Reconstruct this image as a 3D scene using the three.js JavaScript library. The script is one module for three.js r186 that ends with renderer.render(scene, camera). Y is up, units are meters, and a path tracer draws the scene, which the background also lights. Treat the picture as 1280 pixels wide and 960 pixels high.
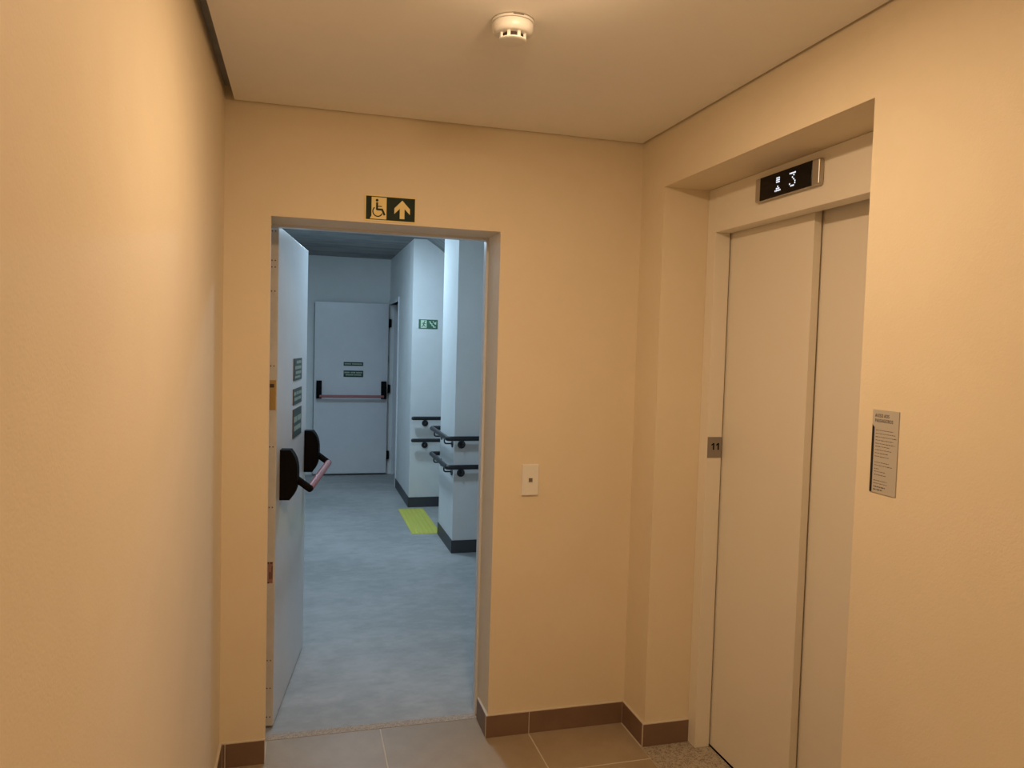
import * as THREE from 'three';
import { RoundedBoxGeometry } from 'three/addons/geometries/RoundedBoxGeometry.js';
import { mergeGeometries, toCreasedNormals } from 'three/addons/utils/BufferGeometryUtils.js';
import { RectAreaLightUniformsLib } from 'three/addons/lights/RectAreaLightUniformsLib.js';
import { FontLoader } from 'three/addons/loaders/FontLoader.js';
import { TextGeometry } from 'three/addons/geometries/TextGeometry.js';

// ------------------------------------------------------------------ camera, renderer, exposure
const scene = new THREE.Scene();
scene.background = new THREE.Color(0x000000);
const camera = new THREE.PerspectiveCamera(2 * Math.atan(480 / 943.26) * 180 / Math.PI, 1280 / 960, 0.05, 60);
camera.rotation.order = 'YXZ';
camera.rotation.set(-0.05011, -0.27209, 0.02794);
camera.position.set(-1.3841, 1.639, 2.9865);
const renderer = new THREE.WebGLRenderer({ antialias: true });
renderer.toneMapping = THREE.LinearToneMapping;
renderer.toneMappingExposure = 1.0;
renderer.shadowMap.enabled = true;
RectAreaLightUniformsLib.init();

// the lamps of the place: [x, ceiling height, z, colour, panel luminance, glow of the rim, radius]
const WARM = new THREE.Color().setRGB(1.0, 0.70, 0.42);
const COOL = new THREE.Color().setRGB(0.57, 0.80, 1.0);
const LAMPS = {
  hall: { at: [-0.87, 2.508, 1.315], color: WARM, panel: 212, point: 0.34, R: 0.08 },
  hallRear: { at: [-0.87, 2.508, 3.75], color: WARM, panel: 140, point: 0.30, R: 0.08 },
  landing: { at: [-0.93, 2.668, -3.68], color: COOL, panel: 195, point: 0.85, R: 0.105 },
  entry: { at: [-0.76, 2.668, -1.35], color: COOL, panel: 118, point: 0.6, R: 0.105 },
};

// ------------------------------------------------------------------ measures (metres)
const XL = -1.668, H = 2.508, XDL = -1.503, XDR = -0.616, HD = 2.1, T = 0.2;   // hall, doorway
const Z0 = 0.208, Z1 = 1.359, YR = 2.291, DJ = 0.2;                           // lift recess
const HC = 2.668, ZF = -6.5, XR = -0.338, ZS = -4.49;                          // landing: ceiling, far wall, right wall, sign wall
const XC = -0.229, ZC0 = -2.78, ZC1 = -3.40, XCL = -1.66;                      // dividing stair wall, left wall of landing
const ZREAR = 4.7, XEND = 2.9, TOP = 2.8;

// ------------------------------------------------------------------ helpers
let seed = 20240517;
const rnd = () => { seed = (seed * 1664525 + 1013904223) >>> 0; return seed / 4294967296; };
const used = new Map();
function numbered(name) { const n = used.get(name) ?? 0; used.set(name, n + 1); return n ? name + '_' + String(n).padStart(3, '0') : name; }
function tag(o, label, category, group, kind) {
  o.userData.label = label; o.userData.category = category;
  if (group) o.userData.group = group;
  if (kind) o.userData.kind = kind;
  return o;
}
function uvMetres(g) {           // uv in metres, taken from the dominant direction of each face
  g = g.index ? g.toNonIndexed() : g;
  const p = g.attributes.position, uv = new Float32Array(p.count * 2), a = new THREE.Vector3(), b = new THREE.Vector3(), c = new THREE.Vector3();
  for (let i = 0; i < p.count; i += 3) {
    a.fromBufferAttribute(p, i); b.fromBufferAttribute(p, i + 1).sub(a); c.fromBufferAttribute(p, i + 2).sub(a);
    b.cross(c); const x = Math.abs(b.x), y = Math.abs(b.y), z = Math.abs(b.z);
    for (let k = 0; k < 3; k++) {
      const q = [p.getX(i + k), p.getY(i + k), p.getZ(i + k)];
      const [u, v] = y >= x && y >= z ? [q[0], q[2]] : x >= z ? [q[2], q[1]] : [q[0], q[1]];
      uv[(i + k) * 2] = u; uv[(i + k) * 2 + 1] = v;
    }
  }
  g.setAttribute('uv', new THREE.BufferAttribute(uv, 2));
  return g;
}
function mesh(name, geos, mat, parent = scene, metres = true) {
  let g = Array.isArray(geos) ? geos : [geos];
  g = g.map(q => { q = metres ? uvMetres(q) : (q.index ? q.toNonIndexed() : q); for (const k of Object.keys(q.attributes)) if (!['position', 'normal', 'uv'].includes(k)) q.deleteAttribute(k); return q; });
  const m = new THREE.Mesh(g.length > 1 ? mergeGeometries(g) : g[0], mat);
  m.name = parent === scene ? numbered(name) : name;
  m.castShadow = m.receiveShadow = true;
  parent.add(m);
  return m;
}
function thing(name, pos = [0, 0, 0], turn = 0) { const o = new THREE.Group(); o.name = numbered(name); o.position.set(...pos); o.rotation.y = turn; scene.add(o); return o; }
const box = (x0, x1, y0, y1, z0, z1) => new THREE.BoxGeometry(x1 - x0, y1 - y0, z1 - z0).translate((x0 + x1) / 2, (y0 + y1) / 2, (z0 + z1) / 2);
const rbox = (x0, x1, y0, y1, z0, z1, r = 0.003, s = 2) => new RoundedBoxGeometry(x1 - x0, y1 - y0, z1 - z0, s, r).translate((x0 + x1) / 2, (y0 + y1) / 2, (z0 + z1) / 2);
function wallWithHoles(u0, u1, v0, v1, holes, depth) {   // in the xy plane, extruded towards +z
  const s = new THREE.Shape([[u0, v0], [u1, v0], [u1, v1], [u0, v1]].map(q => new THREE.Vector2(...q)));
  for (const [a, b, c, d] of holes) s.holes.push(new THREE.Path([[a, c], [a, d], [b, d], [b, c]].map(q => new THREE.Vector2(...q))));
  return new THREE.ExtrudeGeometry(s, { depth, bevelEnabled: false });
}
function outline(points, depth) { return new THREE.ExtrudeGeometry(new THREE.Shape(points.map(q => new THREE.Vector2(...q))), { depth, bevelEnabled: false }); }
function tube(points, r, closedEnds = true, seg = 64, rs = 14) {
  const curve = new THREE.CurvePath();
  for (let i = 0; i + 1 < points.length; i++) curve.add(new THREE.LineCurve3(points[i], points[i + 1]));
  const g = [new THREE.TubeGeometry(curve, seg, r, rs)];
  if (closedEnds) for (const i of [0, points.length - 1]) g.push(new THREE.SphereGeometry(r, rs, 8).translate(points[i].x, points[i].y, points[i].z));
  return mergeGeometries(g.map(q => q.toNonIndexed()));
}
function bentPath(pts, r, n = 6) {        // rounds the corners of a polyline with radius r
  const P = pts.map(q => new THREE.Vector3(...q)), out = [P[0]];
  for (let i = 1; i + 1 < P.length; i++) {
    const a = P[i].clone().add(P[i - 1].clone().sub(P[i]).setLength(r)), b = P[i].clone().add(P[i + 1].clone().sub(P[i]).setLength(r));
    const q = new THREE.QuadraticBezierCurve3(a, P[i], b);
    out.push(...q.getPoints(n));
  }
  out.push(P[P.length - 1]);
  return out;
}
function sweep(pts, r, bend = 0.02, rs = 14) {  // a round bar along a bent polyline, evenly resolved at every bend
  const path = bentPath(pts, bend), geos = [];
  for (let i = 0; i + 1 < path.length; i++) {
    const d = path[i + 1].clone().sub(path[i]), L = d.length(); if (L < 1e-6) continue;
    const c = new THREE.CylinderGeometry(r, r, L, rs, 1, true);
    c.applyQuaternion(new THREE.Quaternion().setFromUnitVectors(new THREE.Vector3(0, 1, 0), d.clone().normalize()));
    const m = path[i].clone().add(path[i + 1]).multiplyScalar(0.5); geos.push(c.translate(m.x, m.y, m.z).toNonIndexed());
  }
  for (const q of path) geos.push(new THREE.SphereGeometry(r, rs, 8).translate(q.x, q.y, q.z).toNonIndexed());
  return mergeGeometries(geos);
}

// ------------------------------------------------------------------ textures: tileable noise
function lattice(n, s) { let k = s; const a = new Float32Array(n * n); for (let i = 0; i < a.length; i++) { k = (k * 1664525 + 1013904223) >>> 0; a[i] = k / 4294967296; } return a; }
function noiseField(size, layers, s) {     // layers: [cells in u, cells in v, weight]
  const out = new Float32Array(size * size); let total = 0;
  layers.forEach(([cu, cv, w], li) => {
    const n = Math.max(cu, cv), L = lattice(n, s + li * 7919); total += w;
    for (let y = 0; y < size; y++) for (let x = 0; x < size; x++) {
      const fx = x / size * cu, fy = y / size * cv, x0 = Math.floor(fx), y0 = Math.floor(fy);
      let tx = fx - x0, ty = fy - y0; tx = tx * tx * (3 - 2 * tx); ty = ty * ty * (3 - 2 * ty);
      const x1 = (x0 + 1) % cu, y1 = (y0 + 1) % cv;
      out[y * size + x] += w * ((L[y0 * n + x0] * (1 - tx) + L[y0 * n + x1] * tx) * (1 - ty) + (L[y1 * n + x0] * (1 - tx) + L[y1 * n + x1] * tx) * ty);
    }
  });
  for (let i = 0; i < out.length; i++) out[i] /= total;
  return out;
}
function texture(size, field, colour, period, srgb) {
  const d = new Uint8Array(size * size * 4);
  for (let i = 0; i < size * size; i++) { const c = colour(field[i], i); for (let k = 0; k < 3; k++) d[i * 4 + k] = Math.max(0, Math.min(255, Math.round(c[k]))); d[i * 4 + 3] = 255; }
  const t = new THREE.DataTexture(d, size, size);
  t.wrapS = t.wrapT = THREE.RepeatWrapping; t.magFilter = THREE.LinearFilter; t.minFilter = THREE.LinearMipmapLinearFilter; t.generateMipmaps = true;
  t.repeat.set(1 / period, 1 / period); if (srgb) t.colorSpace = THREE.SRGBColorSpace; t.needsUpdate = true;
  return t;
}
const sr = l => 255 * (l <= 0.0031308 ? 12.92 * l : 1.055 * Math.pow(l, 1 / 2.4) - 0.055);
const mixTex = (size, field, a, b, period, lo = 0.3, hi = 0.7) => texture(size, field, v => { const t = Math.max(0, Math.min(1, (v - lo) / (hi - lo))); return [0, 1, 2].map(k => sr(a[k] + (b[k] - a[k]) * t)); }, period, true);
const grey = (size, field, period) => texture(size, field, v => [v * 255, v * 255, v * 255], period, false);
const fPaint = noiseField(256, [[160, 160, 0.5], [90, 90, 0.3], [40, 40, 0.2]], 11);
const fSoft = noiseField(256, [[4, 4, 0.4], [9, 9, 0.3], [24, 24, 0.2], [90, 90, 0.1]], 23);
const fConc = noiseField(512, [[4, 5, 0.26], [11, 14, 0.24], [26, 38, 0.22], [60, 100, 0.17], [200, 240, 0.11]], 37);
const fStreak = noiseField(512, [[3, 30, 0.35], [6, 90, 0.3], [14, 14, 0.2], [120, 220, 0.15]], 41);
const fGrain = noiseField(512, [[110, 110, 0.4], [200, 200, 0.4], [50, 50, 0.2]], 53);

// ------------------------------------------------------------------ materials
const std = (o) => new THREE.MeshStandardMaterial(o);
const rgb = (r, g, b) => new THREE.Color().setRGB(r, g, b);
const M = {
  paint: std({ map: mixTex(256, fSoft, [0.78, 0.67, 0.50], [0.81, 0.70, 0.525], 2.2), bumpMap: grey(256, fPaint, 0.35), bumpScale: 0.00035, roughness: 0.62 }),
  ceiling: std({ map: mixTex(256, fSoft, [0.89, 0.855, 0.80], [0.91, 0.875, 0.82], 2.6), bumpMap: grey(256, fPaint, 0.4), bumpScale: 0.0002, roughness: 0.8 }),
  landingPaint: std({ map: mixTex(256, fSoft, [0.72, 0.74, 0.74], [0.76, 0.78, 0.78], 1.9), bumpMap: grey(256, fPaint, 0.3), bumpScale: 0.0004, roughness: 0.6 }),
  concreteFloor: std({ map: mixTex(512, fConc, [0.325, 0.332, 0.330], [0.45, 0.452, 0.448], 2.3), bumpMap: grey(512, fStreak, 1.1), bumpScale: 0.0004, roughness: 0.55 }),
  concreteCeiling: std({ map: mixTex(512, fStreak, [0.20, 0.205, 0.205], [0.33, 0.335, 0.33], 1.6), bumpMap: grey(512, fStreak, 1.6), bumpScale: 0.003, roughness: 0.9 }),
  slate: std({ color: rgb(0.045, 0.05, 0.058), roughness: 0.5 }),
  tile: std({ map: mixTex(256, fSoft, [0.325, 0.25, 0.165], [0.375, 0.295, 0.20], 0.9), bumpMap: grey(256, fPaint, 0.3), bumpScale: 0.0002, roughness: 0.42 }),
  baseTile: std({ map: mixTex(256, fSoft, [0.185, 0.112, 0.072], [0.215, 0.132, 0.088], 0.7), roughness: 0.45 }),
  grout: std({ color: rgb(0.62, 0.56, 0.47), roughness: 0.9 }),
  granite: std({ map: texture(512, fGrain, v => { const t = v < 0.36 ? [0.20, 0.16, 0.12] : v < 0.45 ? [0.31, 0.26, 0.20] : v < 0.57 ? [0.40, 0.345, 0.275] : [0.47, 0.41, 0.33]; return t.map(sr); }, 0.5, true), roughness: 0.4 }),
  mortar: std({ map: mixTex(512, fGrain, [0.36, 0.30, 0.24], [0.56, 0.49, 0.42], 0.4), bumpMap: grey(512, fGrain, 0.3), bumpScale: 0.003, roughness: 0.9 }),
  lift: std({ color: rgb(0.83, 0.765, 0.66), roughness: 0.42, bumpMap: grey(256, fPaint, 0.12), bumpScale: 0.00006 }),
  doorPaint: std({ map: mixTex(256, fSoft, [0.66, 0.68, 0.71], [0.70, 0.72, 0.745], 1.2), roughness: 0.28 }),
  doorEdge: std({ map: mixTex(256, fSoft, [0.60, 0.55, 0.48], [0.66, 0.60, 0.53], 0.3), roughness: 0.5 }),
  black: new THREE.MeshPhysicalMaterial({ color: rgb(0.004, 0.003, 0.003), roughness: 0.8, specularIntensity: 0.3 }),
  rail: std({ color: rgb(0.016, 0.018, 0.022), roughness: 0.32 }),
  red: std({ color: rgb(0.36, 0.115, 0.12), roughness: 0.38 }),
  brass: std({ color: rgb(0.55, 0.36, 0.12), metalness: 0.85, roughness: 0.4 }),
  rivet: std({ color: rgb(0.16, 0.12, 0.09), roughness: 0.6 }),
  labelRed: std({ color: rgb(0.34, 0.17, 0.13), roughness: 0.6 }),
  darkMark: std({ color: rgb(0.06, 0.035, 0.025), roughness: 0.6 }),
  steel: std({ color: rgb(0.50, 0.46, 0.41), metalness: 0.75, roughness: 0.38 }),
  plate: std({ color: rgb(0.30, 0.27, 0.24), metalness: 0.5, roughness: 0.45 }),
  screen: new THREE.MeshPhysicalMaterial({ color: rgb(0.003, 0.002, 0.003), roughness: 0.12, specularIntensity: 0.4 }),
  led: std({ color: rgb(0.02, 0.02, 0.02), emissive: rgb(0.9, 0.93, 1.0), emissiveIntensity: 1.1 }),
  plastic: std({ color: rgb(0.82, 0.80, 0.76), roughness: 0.4 }),
  button: std({ color: rgb(0.16, 0.13, 0.10), roughness: 0.5 }),
  yellow: std({ color: rgb(0.62, 0.60, 0.10), roughness: 0.55 }),
  chamber: std({ color: rgb(0.05, 0.035, 0.03), roughness: 0.7 }),
};
function canvasMat(w, h, draw, opts = {}) {
  const c = document.createElement('canvas'); c.width = w; c.height = h; draw(c.getContext('2d'), w, h);
  const t = new THREE.CanvasTexture(c); t.colorSpace = THREE.SRGBColorSpace; t.anisotropy = 8;
  return std({ map: t, roughness: 0.5, ...opts });
}

// ------------------------------------------------------------------ structure: the hall
const S = (o, label, category) => tag(o, label, category, null, 'structure');
S(mesh('wall_front', [wallWithHoles(XL - 0.2, 0.5, -0.02, TOP, [[XDL, XDR, -0.019, HD]], 0.05).translate(0, 0, -0.05), wallWithHoles(XL - 0.2, 0.5, -0.02, TOP, [[XDL - 0.022, XDR, -0.019, HD]], T - 0.05).translate(0, 0, -T)], M.paint),
  'beige painted hall wall with the open doorway in it', 'wall');
S(mesh('wall_left', box(XL - 0.2, XL, -0.02, TOP, 0, ZREAR), M.paint), 'long plain beige wall running down the hall opposite the lift', 'wall');
{
  // the wall of the lift, with the recess cut through it; shape drawn in (z, y), turned so that u = z
  const g = wallWithHoles(0, ZREAR, -0.02, TOP, [[Z0, Z1, -0.019, YR]], 0.26);
  g.applyMatrix4(new THREE.Matrix4().makeBasis(new THREE.Vector3(0, 0, 1), new THREE.Vector3(0, 1, 0), new THREE.Vector3(-1, 0, 0))).translate(0.26, 0, 0);
  S(mesh('wall_right', g, M.paint), 'beige painted wall with the deep recess of the lift door', 'wall');
}
S(mesh('wall_rear', box(XL - 0.2, 0.26, -0.02, TOP, ZREAR, ZREAR + 0.15), M.paint), 'beige end wall of the hall facing the open doorway', 'wall');
S(mesh('ceiling', box(XL + 0.034, -0.013, H, H + 0.022, 0.013, ZREAR - 0.013), M.ceiling), 'smooth white plasterboard ceiling of the hall with a shadow gap round it', 'ceiling');
S(mesh('ceiling_slab', box(XL, 0.0, H + 0.05, TOP, 0, ZREAR), M.concreteFloor), 'concrete slab just above the shadow gap of the plasterboard ceiling', 'ceiling');
S(mesh('wall_shaft', box(0.5, 0.56, -0.02, TOP, 0, 1.7), M.concreteFloor), 'concrete wall of the lift shaft behind the door panels', 'wall');
{
  const f = thing('floor'); S(f, 'taupe porcelain tile floor of the hall with pale joints', 'floor');
  mesh('grout', box(XL - 0.1, 0.0, -0.03, -0.001, -0.168, ZREAR), M.grout, f);
  const xs = [-1.649, -1.043, -0.437, 0.169], zs = [-0.305, 0.301, 0.907, 1.513, 2.119, 2.725, 3.331, 3.937, 4.543], j = 0.0028;
  const X0 = XL, X1 = -0.0145;
  for (let c = -1; c < xs.length; c++) for (let r = 0; r < zs.length; r++) {
    const x0 = Math.max(c < 0 ? X0 : xs[c] + j, X0), x1 = Math.min(c + 1 < xs.length ? xs[c + 1] - j : 9, X1), z1 = Math.min((zs[r + 1] ?? 9) - j, ZREAR);
    let z0 = Math.max(zs[r] + j, -0.168);
    if (x1 - x0 < 0.012) continue;
    if (r === 0) {        // the first row reaches into the doorway
      const dx0 = Math.max(x0, XDL), dx1 = Math.min(x1, XDR);
      if (x0 >= XDL && x1 <= XDR) mesh('tile', rbox(x0, x1, -0.012, 0, -0.168, z1, 0.001, 1), M.tile, f);
      else {
        const pts = []; // L-shaped tiles beside the jambs
        if (dx1 - dx0 < 0.01) { mesh('tile', rbox(x0, x1, -0.012, 0, 0.001, z1, 0.001, 1), M.tile, f); continue; }
        if (x0 < XDL) pts.push([x0, 0.001], [x0, z1], [x1, z1], [x1, -0.168], [XDL + 0.001, -0.168], [XDL + 0.001, 0.001]);
        else pts.push([x0, -0.168], [x0, z1], [x1, z1], [x1, 0.001], [XDR - 0.001, 0.001], [XDR - 0.001, -0.168]);
        const g = outline(pts, 0.012).rotateX(Math.PI / 2);
        mesh('tile', g, M.tile, f);
      }
      continue;
    }
    mesh('tile', rbox(x0, x1, -0.012, 0, z0, z1, 0.001, 1), M.tile, f);
  }
}
{
  // skirting of the hall: brown tiles on a pale bed of grout
  const B = 0.0945, t = 0.010, j = 0.0016;
  const runs = {
    front: ['brown tile skirting at the foot of the doorway wall', [['x', XL + t, -1.647, 0], ['x', -1.647, XDL, 0], ['x', XDR - t, -0.437, 0], ['x', -0.437, -t, 0]]],
    left: ['brown tile skirting along the long plain wall', [0, 1, 2, 3, 4, 5, 6, 7].map(k => ['zl', k === 0 ? 0 : 0.301 + (k - 1) * 0.606, Math.min(0.301 + k * 0.606, ZREAR), XL])],
    right: ['brown tile skirting round the corner of the lift recess', [['zr', 0, Z0, 0], ['x', -t, DJ, Z0], ...[0, 1, 2, 3, 4, 5].map(k => ['zr', Z1 + k * 0.606, Math.min(Z1 + (k + 1) * 0.606, ZREAR), 0])]],
    doorway: ['short brown tile skirting on the side of the doorway', [['zj', -0.162, 0, XDR]]],
  };
  for (const [side, [label, list]] of Object.entries(runs)) {
    const g = thing('baseboard_' + side); S(g, label, 'skirting');
    const bed = [];
    for (const [k, a, b, w] of list) {
      const q = { x: [a + j, b - j, w, w + t], zl: [w, w + t, a + j, b - j], zr: [w - t, w, a + j, b - j], zj: [w - t, w, a + j, b - j] }[k];
      mesh('tile', k === 'x' ? rbox(q[0], q[1], 0.0015, B, q[2], q[3], 0.0012, 1) : rbox(q[0], q[1], 0.0015, B, q[2], q[3], 0.0012, 1), M.baseTile, g);
      const e = 0.0014;
      bed.push({ x: () => box(a, b, 0, B + 0.003, w, w + t - e), zl: () => box(w, w + t - e, 0, B + 0.003, a, b), zr: () => box(w - t + e, w, 0, B + 0.003, a, b), zj: () => box(w - t + e, w, 0, B + 0.003, a, b) }[k]());
    }
    mesh('grout', bed, M.grout, g);
  }
}
S(mesh('trim_1', box(XDL - 0.022, XDR, -0.012, 0.0012, -0.213, -0.168), M.mortar), 'rough pale threshold strip between tiles and concrete floor', 'threshold');
S(mesh('trim_2', [box(XDR - 0.010, XDR + 0.02, 0, HD - 0.010, -0.245, -0.2), box(XDL - 0.03, XDR + 0.02, HD - 0.010, HD + 0.03, -0.245, -0.2), box(XDL - 0.06, XDL - 0.022, 0, HD - 0.01, -0.245, -0.2)], M.doorPaint), 'thin metal door frame behind the plaster of the open doorway', 'door frame');
S(mesh('trim_3', box(-0.0145 + 0.002, 0.27, -0.02, 0.0008, Z0 + 0.0002, Z1 - 0.0002), M.granite), 'speckled granite sill in front of the lift door', 'sill');

// ------------------------------------------------------------------ structure: the stair landing behind the doorway
S(mesh('floor_landing', [box(XCL, 0.12, -0.12, 0, ZF, -0.2132), box(0.12, 0.5, -0.12, 0, ZC0, -0.2132)], M.concreteFloor), 'bare trowelled grey concrete floor of the stair landing', 'floor');
S(mesh('ceiling_landing', box(XCL - 0.2, XEND + 0.2, HC, HC + 0.12, ZF - 0.2, -T), M.concreteCeiling), 'dark bare concrete ceiling of the stair landing', 'ceiling');
S(mesh('wall_landing_left', box(XCL - 0.2, XCL, -0.12, HC, ZF, -T), M.landingPaint), 'white wall of the landing behind the opened fire door', 'wall');
S(mesh('wall_landing_far', box(XCL - 0.2, XR + 0.2, -0.12, HC, ZF - 0.15, ZF), M.landingPaint), 'white far wall of the landing above the closed-off corner', 'wall');
{
  const g = wallWithHoles(ZF, ZS, -0.01, HC, [[-6.455, -5.60, -0.009, 2.11]], 0.15);
  g.applyMatrix4(new THREE.Matrix4().makeBasis(new THREE.Vector3(0, 0, 1), new THREE.Vector3(0, 1, 0), new THREE.Vector3(-1, 0, 0))).translate(XR + 0.15, 0, 0);
  S(mesh('wall_landing_right', g, M.landingPaint), 'white side wall of the landing with the far door opening', 'wall');
}
S(mesh('wall_sign', box(XR + 0.15, XEND, -1.9, HC, ZS - 0.15, ZS), M.landingPaint), 'white stairwell wall carrying the green stair sign', 'wall');
S(mesh('wall_divider', box(XC, XEND, -1.9, HC, ZC1, ZC0), M.landingPaint), 'thick white dividing wall between the two stair flights', 'wall');
S(mesh('wall_landing_near', box(0.5, XEND, -0.12, HC, -0.35, -T), M.landingPaint), 'white stairwell wall backing onto the lift', 'wall');
S(mesh('wall_stair_end', box(XEND, XEND + 0.15, -1.9, HC, ZS - 0.15, -T), M.landingPaint), 'white end wall of the stairwell', 'wall');
S(mesh('wall_service', [box(0.7, 0.8, -0.12, HC, ZF - 0.15, ZS - 0.15), box(XR + 0.2, 0.8, -0.12, HC, ZF - 0.15, ZF)], M.landingPaint), 'white room wall behind the far fire door opening', 'wall');
S(mesh('floor_service', box(XR + 0.14, 0.8, -0.12, -0.001, ZF, ZS - 0.15), M.concreteFloor), 'concrete floor behind the far fire door opening', 'floor');
S(mesh('stair_soffit', outline([[-0.21, HC], [XEND, HC], [XEND, 0.72], [2.6, 0.72], [-0.02, 2.536], [-0.09, 2.592], [-0.16, 2.638]], 1.089).translate(0, 0, ZS), M.concreteCeiling), 'sloping concrete underside of the flight above the stair sign', 'stair underside');
{
  const down = thing('stair_flight'); S(down, 'concrete steps going down beside the wall with the stair sign', 'stairs');
  for (let k = 0; k < 9; k++) mesh('step', box(0.12 + k * 0.28, 0.12 + (k + 1) * 0.28 + 0.02, -1.9, -(k + 1) * 0.175, ZS, ZC1), M.concreteFloor, down);
  const up = thing('stair_flight'); S(up, 'concrete steps going up along the front of the dividing wall', 'stairs');
  for (let k = 0; k < 8; k++) mesh('step', box(0.5 + k * 0.28, XEND, k * 0.175 - (k ? 0 : 0.12), (k + 1) * 0.175, ZC0, -0.35), M.concreteFloor, up);
}
{
  const b = 0.1, t = 0.008;
  S(mesh('baseboard_divider', [box(XC - t, XC, 0, b, ZC1, ZC0), box(XC - t, 0.5, 0, b, ZC0, ZC0 + t)], M.slate), 'dark grey stone skirting round the stair dividing wall', 'skirting');
  S(mesh('baseboard_sign', [box(XR - t, 0.12, 0, b, ZS, ZS + t), box(XR - t, XR, 0, b, -5.595, ZS)], M.slate), 'dark grey stone skirting below the green stair sign', 'skirting');
}
S(mesh('trim_4', [box(XR - 0.012, XR + 0.16, 0, 2.16, -5.60, -5.565), box(XR - 0.012, XR + 0.16, 2.11, 2.16, -6.46, -5.60), box(XR + 0.045, XR + 0.155, 0, 2.11, -6.455, -6.42)], M.doorPaint), 'white metal frame of the far fire door opening', 'door frame');

// ------------------------------------------------------------------ fire doors with push bars
function stickerMat(w, h, lines) {
  return canvasMat(Math.round(w * 2200), Math.round(h * 2200), (c, W, Hh) => {
    c.fillStyle = '#102f26'; c.fillRect(0, 0, W, Hh);
    c.fillStyle = '#a9bba8';
    let k = 5;
    lines.forEach(([y, th, segs]) => segs.forEach(([a, b]) => {
      for (let x = a * W; x < b * W - 4;) { k = (k * 75 + 74) % 65537; const lw = 11 + k % 9; c.fillRect(x, y * Hh, Math.min(lw, b * W - x), th * Hh * (0.86 + (k % 5) * 0.035)); x += lw + 5; }
    }));
  }, { roughness: 0.45 });
}
const stick1 = stickerMat(0.235, 0.046, [[0.34, 0.32, [[0.05, 0.37], [0.42, 0.94]]]]);
const stick2 = stickerMat(0.236, 0.08, [[0.2, 0.22, [[0.04, 0.32], [0.37, 0.6], [0.64, 0.94]]], [0.56, 0.22, [[0.1, 0.5], [0.54, 0.9]]]]);
const stick3 = stickerMat(0.24, 0.105, [[0.1, 0.14, [[0.3, 0.9]]], [0.34, 0.16, [[0.12, 0.9]]], [0.58, 0.14, [[0.2, 0.9]]], [0.8, 0.1, [[0.12, 0.8]]]]);
const stick4 = stickerMat(0.25, 0.137, [[0.27, 0.2, [[0.08, 0.45], [0.5, 0.94]]], [0.6, 0.18, [[0.1, 0.9]]]]);
function sticker(parent, x0, x1, y0, y1, z, mat, label) {
  const body = mesh('sticker', rbox(x0, x1, y0, y1, z, z + 0.004, 0.0008, 1), M.darkGreenEdge ??= std({ color: rgb(0.18, 0.12, 0.08), roughness: 0.6 }), parent);
  body.userData.label = label;
  const f = new THREE.Mesh(new THREE.PlaneGeometry(x1 - x0 - 0.001, y1 - y0 - 0.001), mat); f.name = 'sticker_print'; f.position.set((x0 + x1) / 2, (y0 + y1) / 2, z + 0.0043); f.receiveShadow = true; body.add(f);
}
function pushBar(parent, sNear, sFar, wHouse, yc, barY, out, m) {     // housings at the two ends, arms and a round red bar
  const prof = [];
  const hh = 0.108;
  for (let k = 0; k <= 14; k++) { const a = -1 + 2 * k / 14, e = Math.pow(Math.abs(a), 3.2); prof.push([0.074 - 0.026 * e - 0.006 * a * a, yc + a * hh]); }
  prof.push([0, yc + hh], [0, yc - hh]);
  for (const s of [sNear, sFar]) {
    const g = outline(prof, wHouse);           // drawn in (out, y), extruded along the door
    g.applyMatrix4(new THREE.Matrix4().makeBasis(new THREE.Vector3(0, 0, 1), new THREE.Vector3(0, 1, 0), new THREE.Vector3(-1, 0, 0)));
    g.translate(m > 0 ? s + wHouse : -s, 0, 0);
    const h = mesh('housing', toCreasedNormals(g, 0.6), M.black, parent); h.userData.label = 'black push bar housing';
    const xm = m * (s + wHouse / 2);
    const a = mesh('arm', sweep([[xm, yc - 0.012, 0.055], [xm, barY, out]], 0.0158, 0.01, 14), M.black, parent); a.userData.label = 'black push bar arm';
  }
  const x0 = m * (sNear + wHouse / 2 + 0.008), x1 = m * (sFar + wHouse / 2 - 0.008);
  const b = mesh('push_bar', sweep([[x0, barY, out], [x1, barY, out]], 0.016, 0.01, 18), M.red, parent); b.userData.label = 'faded red round push bar';
}
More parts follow.
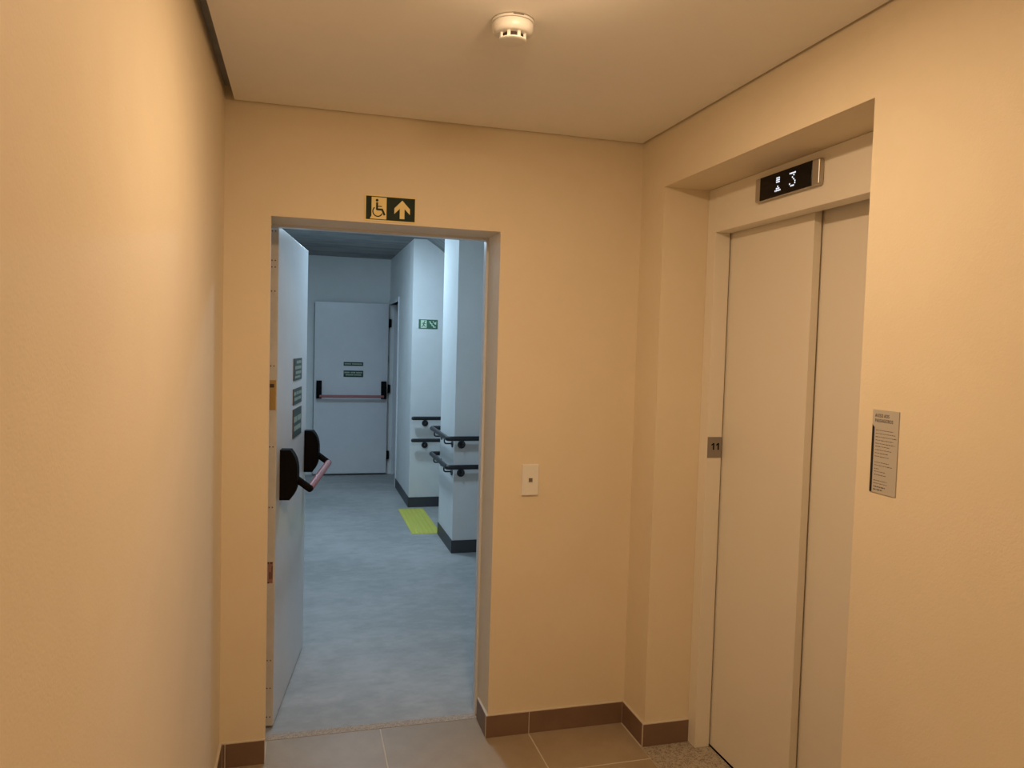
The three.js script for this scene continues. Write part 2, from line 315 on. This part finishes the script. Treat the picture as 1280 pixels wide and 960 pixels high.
{
  const th = Math.atan2(0.990, 0.1427);
  const d = thing('door_1', [-1.482, 0, -0.267], th);
  S(d, 'pale fire door with a red push bar standing open beside the doorway', 'door');
  const W = 0.855, D = 0.045, Y0 = 0.012, Y1 = 2.104;
  mesh('leaf', rbox(0.0015, W, Y0, Y1, -D, 0, 0.003, 2), M.doorPaint, d);
  const lip = mesh('edge', rbox(-0.001, 0.0015, Y0, Y1, -D + 0.001, -0.001, 0.0008, 1), M.doorEdge, d); lip.userData.label = 'hinge edge of the door with pairs of rivets';
  for (const y of [2.081, 1.962, 1.935, 1.837, 1.53, 1.195, 0.942, 0.293, 0.174, 0.05]) for (const z of [-0.013, -0.026])
    mesh('rivet', new THREE.CylinderGeometry(0.0028, 0.0032, 0.0015, 10).rotateZ(Math.PI / 2).translate(-0.0015, y, z), M.rivet, d);
  const p = mesh('identity_plate', rbox(-0.0028, -0.0008, 1.348, 1.472, -0.034, -0.004, 0.0008, 1), M.brass, d); p.userData.label = 'brass plate on the hinge edge';
  mesh('plate_mark', box(-0.0033, -0.0026, 1.441, 1.456, -0.029, -0.011), M.darkMark, d);
  const q = mesh('paper_label', box(-0.0016, -0.0008, 0.622, 0.712, -0.034, -0.008), M.labelRed, d); q.userData.label = 'small reddish label with dark marks';
  mesh('label_mark', [[0.64, 0.695, -0.0125, -0.009], [0.705, 0.712, -0.032, -0.024], [0.705, 0.712, -0.018, -0.009], [0.64, 0.67, -0.021, -0.0165], [0.622, 0.627, -0.033, -0.022]].map(([a, b, e, f]) => box(-0.0022, -0.0014, a, b, e, f)), M.darkMark, d);
  sticker(d, 0.415, 0.655, 1.447, 1.552, 0, stick3, 'green notice with four pale lines');
  sticker(d, 0.41, 0.66, 1.333, 1.409, 0, stick2, 'narrow green notice with two pale lines');
  sticker(d, 0.41, 0.66, 1.176, 1.313, 0, stick4, 'large green notice with two pale lines');
  pushBar(d, 0.085, 0.80, 0.058, 1.062, 1.0, 0.122, 1);
}
{
  const d = thing('door_2', [-0.362, 0, -6.40], 0);
  S(d, 'blue-grey fire door with a dark red push bar against the far wall', 'door');
  const W = 0.88, D = 0.045;
  mesh('leaf', rbox(-W, 0, 0.022, 2.112, -D, 0, 0.003, 2), M.doorPaint, d);
  for (const y of [1.88, 1.07, 0.245]) {
    const h = mesh('hinge', [rbox(0.002, 0.036, y - 0.05, y + 0.05, -0.030, -0.008, 0.002, 1), new THREE.CylinderGeometry(0.008, 0.008, 0.11, 14).translate(0.006, y, -0.004)], M.black, d); h.userData.label = 'black hinge';
  }
  mesh('identity_plate', box(0.0, 0.004, 1.40, 1.48, -0.035, -0.012), M.black, d);
  sticker(d, -0.535, -0.30, 1.345, 1.391, 0, stick1, 'thin dark green notice with one pale line');
  sticker(d, -0.534, -0.298, 1.208, 1.287, 0, stick2, 'dark green notice with two pale lines');
  pushBar(d, 0.018, 0.79, 0.062, 1.053, 0.978, 0.10, -1);
}

// ------------------------------------------------------------------ handrails, tactile tiles, signs on the landing
const RR = 0.0185;
function bracket(parent, wall, rail, normal) {    // disc on the wall, bent arm up to the rail
  const n = new THREE.Vector3(...normal), q = new THREE.Quaternion().setFromUnitVectors(new THREE.Vector3(0, 1, 0), n);
  const disc = new THREE.CylinderGeometry(0.030, 0.032, 0.008, 24).applyQuaternion(q).translate(wall[0] + n.x * 0.004, wall[1], wall[2] + n.z * 0.004);
  const cap = new THREE.CylinderGeometry(0.009, 0.012, 0.006, 16).applyQuaternion(q).translate(wall[0] + n.x * 0.011, wall[1], wall[2] + n.z * 0.011);
  const b = mesh('bracket', [disc, cap, sweep([wall, [rail[0], wall[1], rail[2]], [rail[0], rail[1] - RR * 0.6, rail[2]]], 0.006, 0.018, 10)], M.rail, parent);
  b.userData.label = 'black wall bracket with a round plate';
}
{
  const off = 0.066, back = ZC1 - off;
  for (const [y, name] of [[0.913, 'upper'], [0.69, 'lower']]) {
    const h = thing('handrail', [0, 0, 0]);
    tag(h, name + ' dark handrail wrapped round the end of the thick dividing wall', 'handrail', 'handrails round the dividing wall');
    const fx = name === 'upper' ? 0.42 : -0.012;
    const pts = [[fx, y, ZC0 + off], [XC - off, y, ZC0 + off], [XC - off, y, back], [0.12, y, back]];
    if (name === 'lower') pts.unshift([fx, y - 0.12, ZC0 + off]);
    mesh('rail', sweep(pts, RR, 0.022), M.rail, h);
    bracket(h, [-0.172, y - 0.055, ZC0], [-0.172, y, ZC0 + off], [0, 0, 1]);
    bracket(h, [XC, y - 0.055, ZC0 - 0.07], [XC - off, y, ZC0 - 0.07], [-1, 0, 0]);
    bracket(h, [XC, y - 0.055, ZC1 + 0.08], [XC - off, y, ZC1 + 0.08], [-1, 0, 0]);
  }
  for (const [y, name] of [[0.9, 'upper'], [0.68, 'lower']]) {
    const h = thing('handrail', [0, 0, 0]);
    tag(h, name + ' straight dark handrail on the wall below the green stair sign', 'handrail', 'handrails below the stair sign');
    mesh('rail', sweep([[XR + 0.02, y, ZS + off], [0.3, y, ZS + off]], RR, 0.02), M.rail, h);
    bracket(h, [-0.19, y - 0.055, ZS], [-0.19, y, ZS + off], [0, 0, 1]);
  }
  for (let k = 0; k < 4; k++) {
    const t = thing('tactile_tile', [-0.329, 0, -3.53 - k * 0.25], 0);
    tag(t, ['yellow tactile tile at the strip end near the dividing wall', 'second yellow tactile tile counted from the dividing wall', 'third yellow tactile tile counted from the dividing wall', 'yellow tactile tile at the strip end under the stair sign'][k], 'tactile tile', 'yellow tactile tiles on the landing');
    mesh('slab', rbox(-0.1245, 0.1245, 0, 0.004, -0.1245, 0.1245, 0.0015, 1), M.yellow, t);
    const dots = [];
    for (let i = 0; i < 6; i++) for (let j = 0; j < 6; j++) dots.push(new THREE.CylinderGeometry(0.008, 0.012, 0.004, 10).translate((i - 2.5) * 0.04, 0.006, (j - 2.5) * 0.04));
    const s = mesh('studs', dots, M.yellow, t); s.userData.kind = 'stuff';
  }
  const st = thing('stair_sign', [-0.181, 1.8335, ZS]);
  tag(st, 'small green escape sign with running figure and downward arrow on white wall', 'sign');
  mesh('board', rbox(-0.0955, 0.0955, -0.0465, 0.0465, 0, 0.003, 0.0008, 1), M.plastic, st);
  const pr = new THREE.Mesh(new THREE.PlaneGeometry(0.190, 0.092), canvasMat(760, 368, (c, W, h) => {
    c.fillStyle = '#3f6b52'; c.fillRect(0, 0, W, h);
    c.fillStyle = '#cfe6cc'; c.fillRect(W * 0.11, h * 0.08, W * 0.31, h * 0.84);
    c.strokeStyle = c.fillStyle = '#35593f'; c.lineWidth = 26; c.lineCap = 'round'; c.lineJoin = 'round';
    c.beginPath(); c.arc(W * 0.315, h * 0.2, 26, 0, 7); c.fill();
    const L = (...q) => { c.beginPath(); q.forEach(([x, y], i) => i ? c.lineTo(x * W, y * h) : c.moveTo(x * W, y * h)); c.stroke(); };
    c.lineWidth = 40; L([0.29, 0.34], [0.255, 0.58]); c.lineWidth = 20;
    L([0.29, 0.36], [0.22, 0.4], [0.185, 0.5]); L([0.29, 0.38], [0.335, 0.48], [0.375, 0.45]);
    c.lineWidth = 26; L([0.255, 0.58], [0.325, 0.68], [0.335, 0.82]); L([0.25, 0.6], [0.225, 0.74], [0.155, 0.76]);
    c.strokeStyle = c.fillStyle = '#d3e8d4'; c.lineWidth = 34; c.lineCap = 'butt';
    L([0.54, 0.24], [0.62, 0.24], [0.62, 0.44], [0.7, 0.44], [0.7, 0.64], [0.78, 0.64], [0.78, 0.8], [0.9, 0.8]);
    c.lineWidth = 30; L([0.74, 0.16], [0.88, 0.46]);
    c.beginPath(); c.moveTo(W * 0.93, h * 0.18); c.lineTo(W * 0.915, h * 0.56); c.lineTo(W * 0.80, h * 0.42); c.fill();
  }));
  pr.name = 'print'; pr.position.z = 0.0034; pr.receiveShadow = true; st.add(pr);
}

// ------------------------------------------------------------------ signs and fittings in the hall
{
  const s = thing('exit_sign', [-1.0605, 2.1575, 0]);
  tag(s, 'dark green sign with yellow wheelchair and up arrow above the doorway', 'sign');
  mesh('board', rbox(-0.0995, 0.0995, -0.050, 0.050, 0, 0.003, 0.0008, 1), std({ color: rgb(0.72, 0.64, 0.42), roughness: 0.5 }), s);
  const pr = new THREE.Mesh(new THREE.PlaneGeometry(0.1985, 0.0995), canvasMat(1024, 512, (c, W, h) => {
    const Y = '#f2dfa0', G = '#16291f';
    c.fillStyle = Y; c.fillRect(0, 0, W, h);
    c.fillStyle = G; c.fillRect(W * 0.025, h * 0.05, W * 0.95, h * 0.9);
    c.fillStyle = Y; c.fillRect(W * 0.13, h * 0.08, W * 0.29, h * 0.84);
    c.beginPath(); c.moveTo(W * 0.1, h * 0.92); c.lineTo(W * 0.13, h * 0.8); c.lineTo(W * 0.13, h * 0.92); c.fill();
    c.strokeStyle = c.fillStyle = G; c.lineJoin = 'round';
    c.beginPath(); c.arc(W * 0.235, h * 0.2, 27, 0, 7); c.fill();
    c.lineWidth = 40; c.lineCap = 'butt';
    c.beginPath(); c.moveTo(W * 0.236, h * 0.28); c.lineTo(W * 0.236, h * 0.55); c.lineTo(W * 0.335, h * 0.55); c.lineTo(W * 0.385, h * 0.76); c.stroke();
    c.lineWidth = 18; c.beginPath(); c.moveTo(W * 0.24, h * 0.43); c.lineTo(W * 0.33, h * 0.43); c.stroke();
    c.lineWidth = 22; c.beginPath(); c.arc(W * 0.25, h * 0.63, 96, 4.05, 0.35, true); c.stroke();
    c.fillStyle = Y; c.beginPath();
    [[0.725, 0.14], [0.878, 0.46], [0.878, 0.68], [0.772, 0.47], [0.772, 0.86], [0.678, 0.86], [0.678, 0.47], [0.572, 0.68], [0.572, 0.46]].forEach(([x, y], i) => i ? c.lineTo(x * W, y * h) : c.moveTo(x * W, y * h)); c.fill();
  }, { roughness: 0.75 }));
  pr.name = 'print'; pr.position.z = 0.0034; pr.receiveShadow = true; s.add(pr);
}
{
  const s = thing('light_switch', [-0.462, 1.0855, 0]);
  tag(s, 'white wall plate with a small dark push button beside the doorway', 'switch');
  mesh('plate', rbox(-0.036, 0.036, -0.065, 0.065, 0, 0.009, 0.003, 3), M.plastic, s);
  mesh('rocker', rbox(-0.012, 0.012, -0.012, 0.012, 0.0085, 0.0105, 0.001, 2), M.plastic, s);
  const b = mesh('button', rbox(-0.008, 0.008, -0.008, 0.008, 0.0105, 0.0125, 0.0009, 2), M.button, s); b.userData.label = 'small dark push button';
}
{
  const d = thing('smoke_detector', [-0.852, H, 0.988]);
  tag(d, 'round white smoke detector with slotted nose on the hall ceiling', 'smoke detector');
  const lathe = pts => new THREE.LatheGeometry(pts.map(q => new THREE.Vector2(...q)), 56);
  mesh('base', lathe([[0.0, 0], [0.0575, 0], [0.0575, -0.006], [0.055, -0.0075], [0, -0.0075]].reverse()), M.plastic, d, false);
  const body = [[0, -0.0075], [0.053, -0.0075], [0.0558, -0.011], [0.0562, -0.02], [0.0545, -0.028], [0.050, -0.034], [0.044, -0.0372], [0.0, -0.0372]];
  mesh('body', lathe(body.slice().reverse()), M.plastic, d, false);
  const ch = mesh('chamber', new THREE.CylinderGeometry(0.028, 0.030, 0.012, 36).translate(0, -0.043, 0), M.chamber, d); ch.userData.label = 'dark sensing chamber behind the slots';
  for (let k = 0; k < 8; k++) {
    const a = (k + 0.3) / 8 * Math.PI * 2;
    mesh('post', rbox(-0.0042, 0.0042, -0.0505, -0.036, 0.031, 0.0375, 0.001, 1).rotateX(-0.0).rotateY(a), M.plastic, d);
  }
  mesh('nose', lathe([[0, -0.0495], [0.037, -0.0495], [0.0385, -0.0512], [0.037, -0.053], [0.03, -0.0545], [0, -0.055]].reverse()), M.plastic, d, false);
  const sl = mesh('vent_slot', box(-0.014, 0.014, -0.0052, -0.0022, 0.0566, 0.0579), M.rivet, d); sl.userData.label = 'dark slot in the rim';
}

// ------------------------------------------------------------------ the lift
{
  const l = thing('lift_entrance', [0, 0, 0]);
  tag(l, 'off-white lift entrance with two sliding door panels set in the recess', 'lift door');
  const e = 0.0008, za = 0.272, zb = 1.292;
  mesh('jamb', rbox(DJ, 0.266, 0.0015, YR - e, Z0 + e, za, 0.0015, 2), M.lift, l);
  mesh('jamb', rbox(DJ, 0.266, 0.0015, YR - e, zb, Z1 - e, 0.0015, 2), M.lift, l);
  mesh('header', rbox(DJ, 0.266, 2.115, YR - e, za + 0.0012, zb - 0.0012, 0.0015, 2), M.lift, l);
  mesh('door_panel', rbox(0.273, 0.303, 0.006, 2.25, 0.215, 0.782, 0.002, 2), M.lift, l);
  mesh('door_panel', rbox(0.311, 0.341, 0.006, 2.25, 0.74, 1.35, 0.002, 2), M.lift, l);
}
{
  const d = thing('floor_indicator', [DJ, 2.2195, 0.741], -Math.PI / 2);   // local x runs towards +z, local z out of the wall
  tag(d, 'black dot matrix floor display with metal ends above the lift door', 'floor display');
  mesh('housing', rbox(-0.176, 0.176, -0.042, 0.042, 0, 0.020, 0.006, 4), M.steel, d);
  mesh('screen', rbox(-0.144, 0.142, -0.0405, 0.0405, 0.012, 0.0215, 0.002, 2), M.screen, d);
  const pitch = 0.0069, dotsAt = (list, cx, cy) => list.map(([c, r]) => new THREE.SphereGeometry(0.0029, 10, 6).scale(1, 1, 0.35).translate(cx + (c - 2) * pitch, cy + (3 - r) * pitch, 0.0218));
  const arrow = [[1, 0], [2, 0], [3, 0], [1, 1], [2, 1], [3, 1], [1, 2], [2, 2], [3, 2], [2, 4.2], [1, 5.2], [2, 5.2], [3, 5.2], [0, 6.2], [1, 6.2], [2, 6.2], [3, 6.2], [4, 6.2]];
  const three = [[0, 0], [1, 0], [2, 0], [3, 0], [4, 0], [3, 1], [2, 2], [3, 3], [4, 4], [0, 5], [4, 5], [1, 6], [2, 6], [3, 6]];
  const a = mesh('arrow_dots', dotsAt(arrow, -0.037, 0), M.led, d); a.userData.label = 'white lit dots of an arrow';
  const n = mesh('digit_dots', dotsAt(three, 0.043, 0), M.led, d); n.userData.label = 'white lit dots of the digit 3';
}
{
  const font = await new FontLoader().loadAsync('fonts/droid/droid_sans_bold.typeface.json');
  const p = thing('floor_number_plate', [0.2335, 1.2515, 0.272]);
  tag(p, 'small metal plate with the black number 11 on the lift jamb', 'number plate');
  mesh('plate', rbox(-0.032, 0.032, -0.0425, 0.0425, 0, 0.002, 0.0009, 2), M.plate, p);
  const g = new TextGeometry('11', { font, size: 0.028, depth: 0.0008, curveSegments: 4, bevelEnabled: false });
  g.computeBoundingBox(); const b = g.boundingBox;
  g.translate(-(b.min.x + b.max.x) / 2 + 0.002, -(b.min.y + b.max.y) / 2 + 0.004, 0.002);
  const t = mesh('numeral', g, M.black, p); t.userData.label = 'black number 11';
}
{
  const p = thing('notice_plate', [0, 1.403, 1.4545], -Math.PI / 2);
  tag(p, 'small grey passenger notice plate with black print beside the lift recess', 'notice');
  mesh('plate', rbox(-0.0435, 0.0435, -0.1035, 0.1035, 0, 0.002, 0.0008, 1), M.steel, p);
  const pr = new THREE.Mesh(new THREE.PlaneGeometry(0.0862, 0.2062), canvasMat(520, 1244, (c, W, h) => {
    c.fillStyle = '#c3bcb0'; c.fillRect(0, 0, W, h);
    c.fillStyle = '#15110d';
    c.beginPath(); c.moveTo(0, h * 0.178); c.lineTo(W * 0.095, h * 0.212); c.lineTo(W * 0.095, h); c.lineTo(0, h); c.fill();
    c.save(); c.translate(W * 0.09, h * 0.087); c.scale(0.80, 1); c.font = 'bold 70px sans-serif'; c.fillText('AVISO AOS', 0, 0); c.restore();
    c.save(); c.translate(W * 0.09, h * 0.147); c.scale(0.80, 1); c.font = 'bold 70px sans-serif'; c.fillText('PASSAGEIROS', 0, 0, 460); c.restore();
    c.fillStyle = '#4a4238';
    let k = 3;
    const rows = [[.24, 295], [.28, 315], [.32, 330], [.36, 300], [.40, 320], [.435, 272], [.477, 288], [.516, 258], [.556, 268], [.627, 272], [.663, 300], [.706, 185], [.739, 240], [.778, 250], [.847, 262], [.882, 265], [.92, 248], [.955, 225]];
    rows.forEach(([y, end], i) => {
      const bold = i > 15, x1 = (end - 105) / 235 * W;
      for (let x = W * 0.15; x < x1;) { k = (k * 75 + 74) % 65537; const lw = 12 + k % 46; c.fillRect(x, y * h, Math.min(lw, x1 - x), bold ? 15 : 8 + k % 3); x += lw + 9; }
    });
  }, { roughness: 0.45, metalness: 0.15 }));
  pr.name = 'print'; pr.position.z = 0.0023; pr.receiveShadow = true; p.add(pr);
}

// ------------------------------------------------------------------ ceiling lamps: rim, glowing diffuser, light just below its face
function lamp({ at, color, panel, point, R }, label) {
  const g = thing('ceiling_lamp', at); tag(g, label, 'ceiling lamp');
  const drop = 0.034;
  mesh('rim', new THREE.LatheGeometry([[0.0, 0], [R + 0.012, 0], [R + 0.012, -drop], [R, -drop - 0.002], [R - 0.001, -0.012], [0, -0.012]].map(q => new THREE.Vector2(...q)), 48), M.plastic, g, false);
  mesh('diffuser', new THREE.LatheGeometry([[0, -drop + 0.002], [R - 0.002, -drop + 0.002], [R - 0.002, -drop + 0.004], [0, -drop + 0.004]].map(q => new THREE.Vector2(...q)), 48), std({ color: 0xffffff, emissive: color, emissiveIntensity: 3, roughness: 0.6 }), g, false);
  const w = R * Math.sqrt(Math.PI) * 0.98, a = new THREE.RectAreaLight(color, panel, w, w);
  a.position.set(0, -drop - 0.006, 0); a.rotation.x = -Math.PI / 2; g.add(a);
  const p = new THREE.PointLight(color, point, 0, 2); p.position.set(0, -drop - 0.022, 0); p.castShadow = true; p.shadow.radius = 1.2; g.add(p);
}
lamp(LAMPS.hall, 'round surface ceiling lamp over the hall between lift and plain wall');
lamp(LAMPS.hallRear, 'round surface ceiling lamp near the end wall of the hall');
lamp(LAMPS.landing, 'round cool white lamp on the concrete ceiling before the stair sign');
lamp(LAMPS.entry, 'round cool white lamp on the concrete ceiling just inside the doorway');

renderer.render(scene, camera);
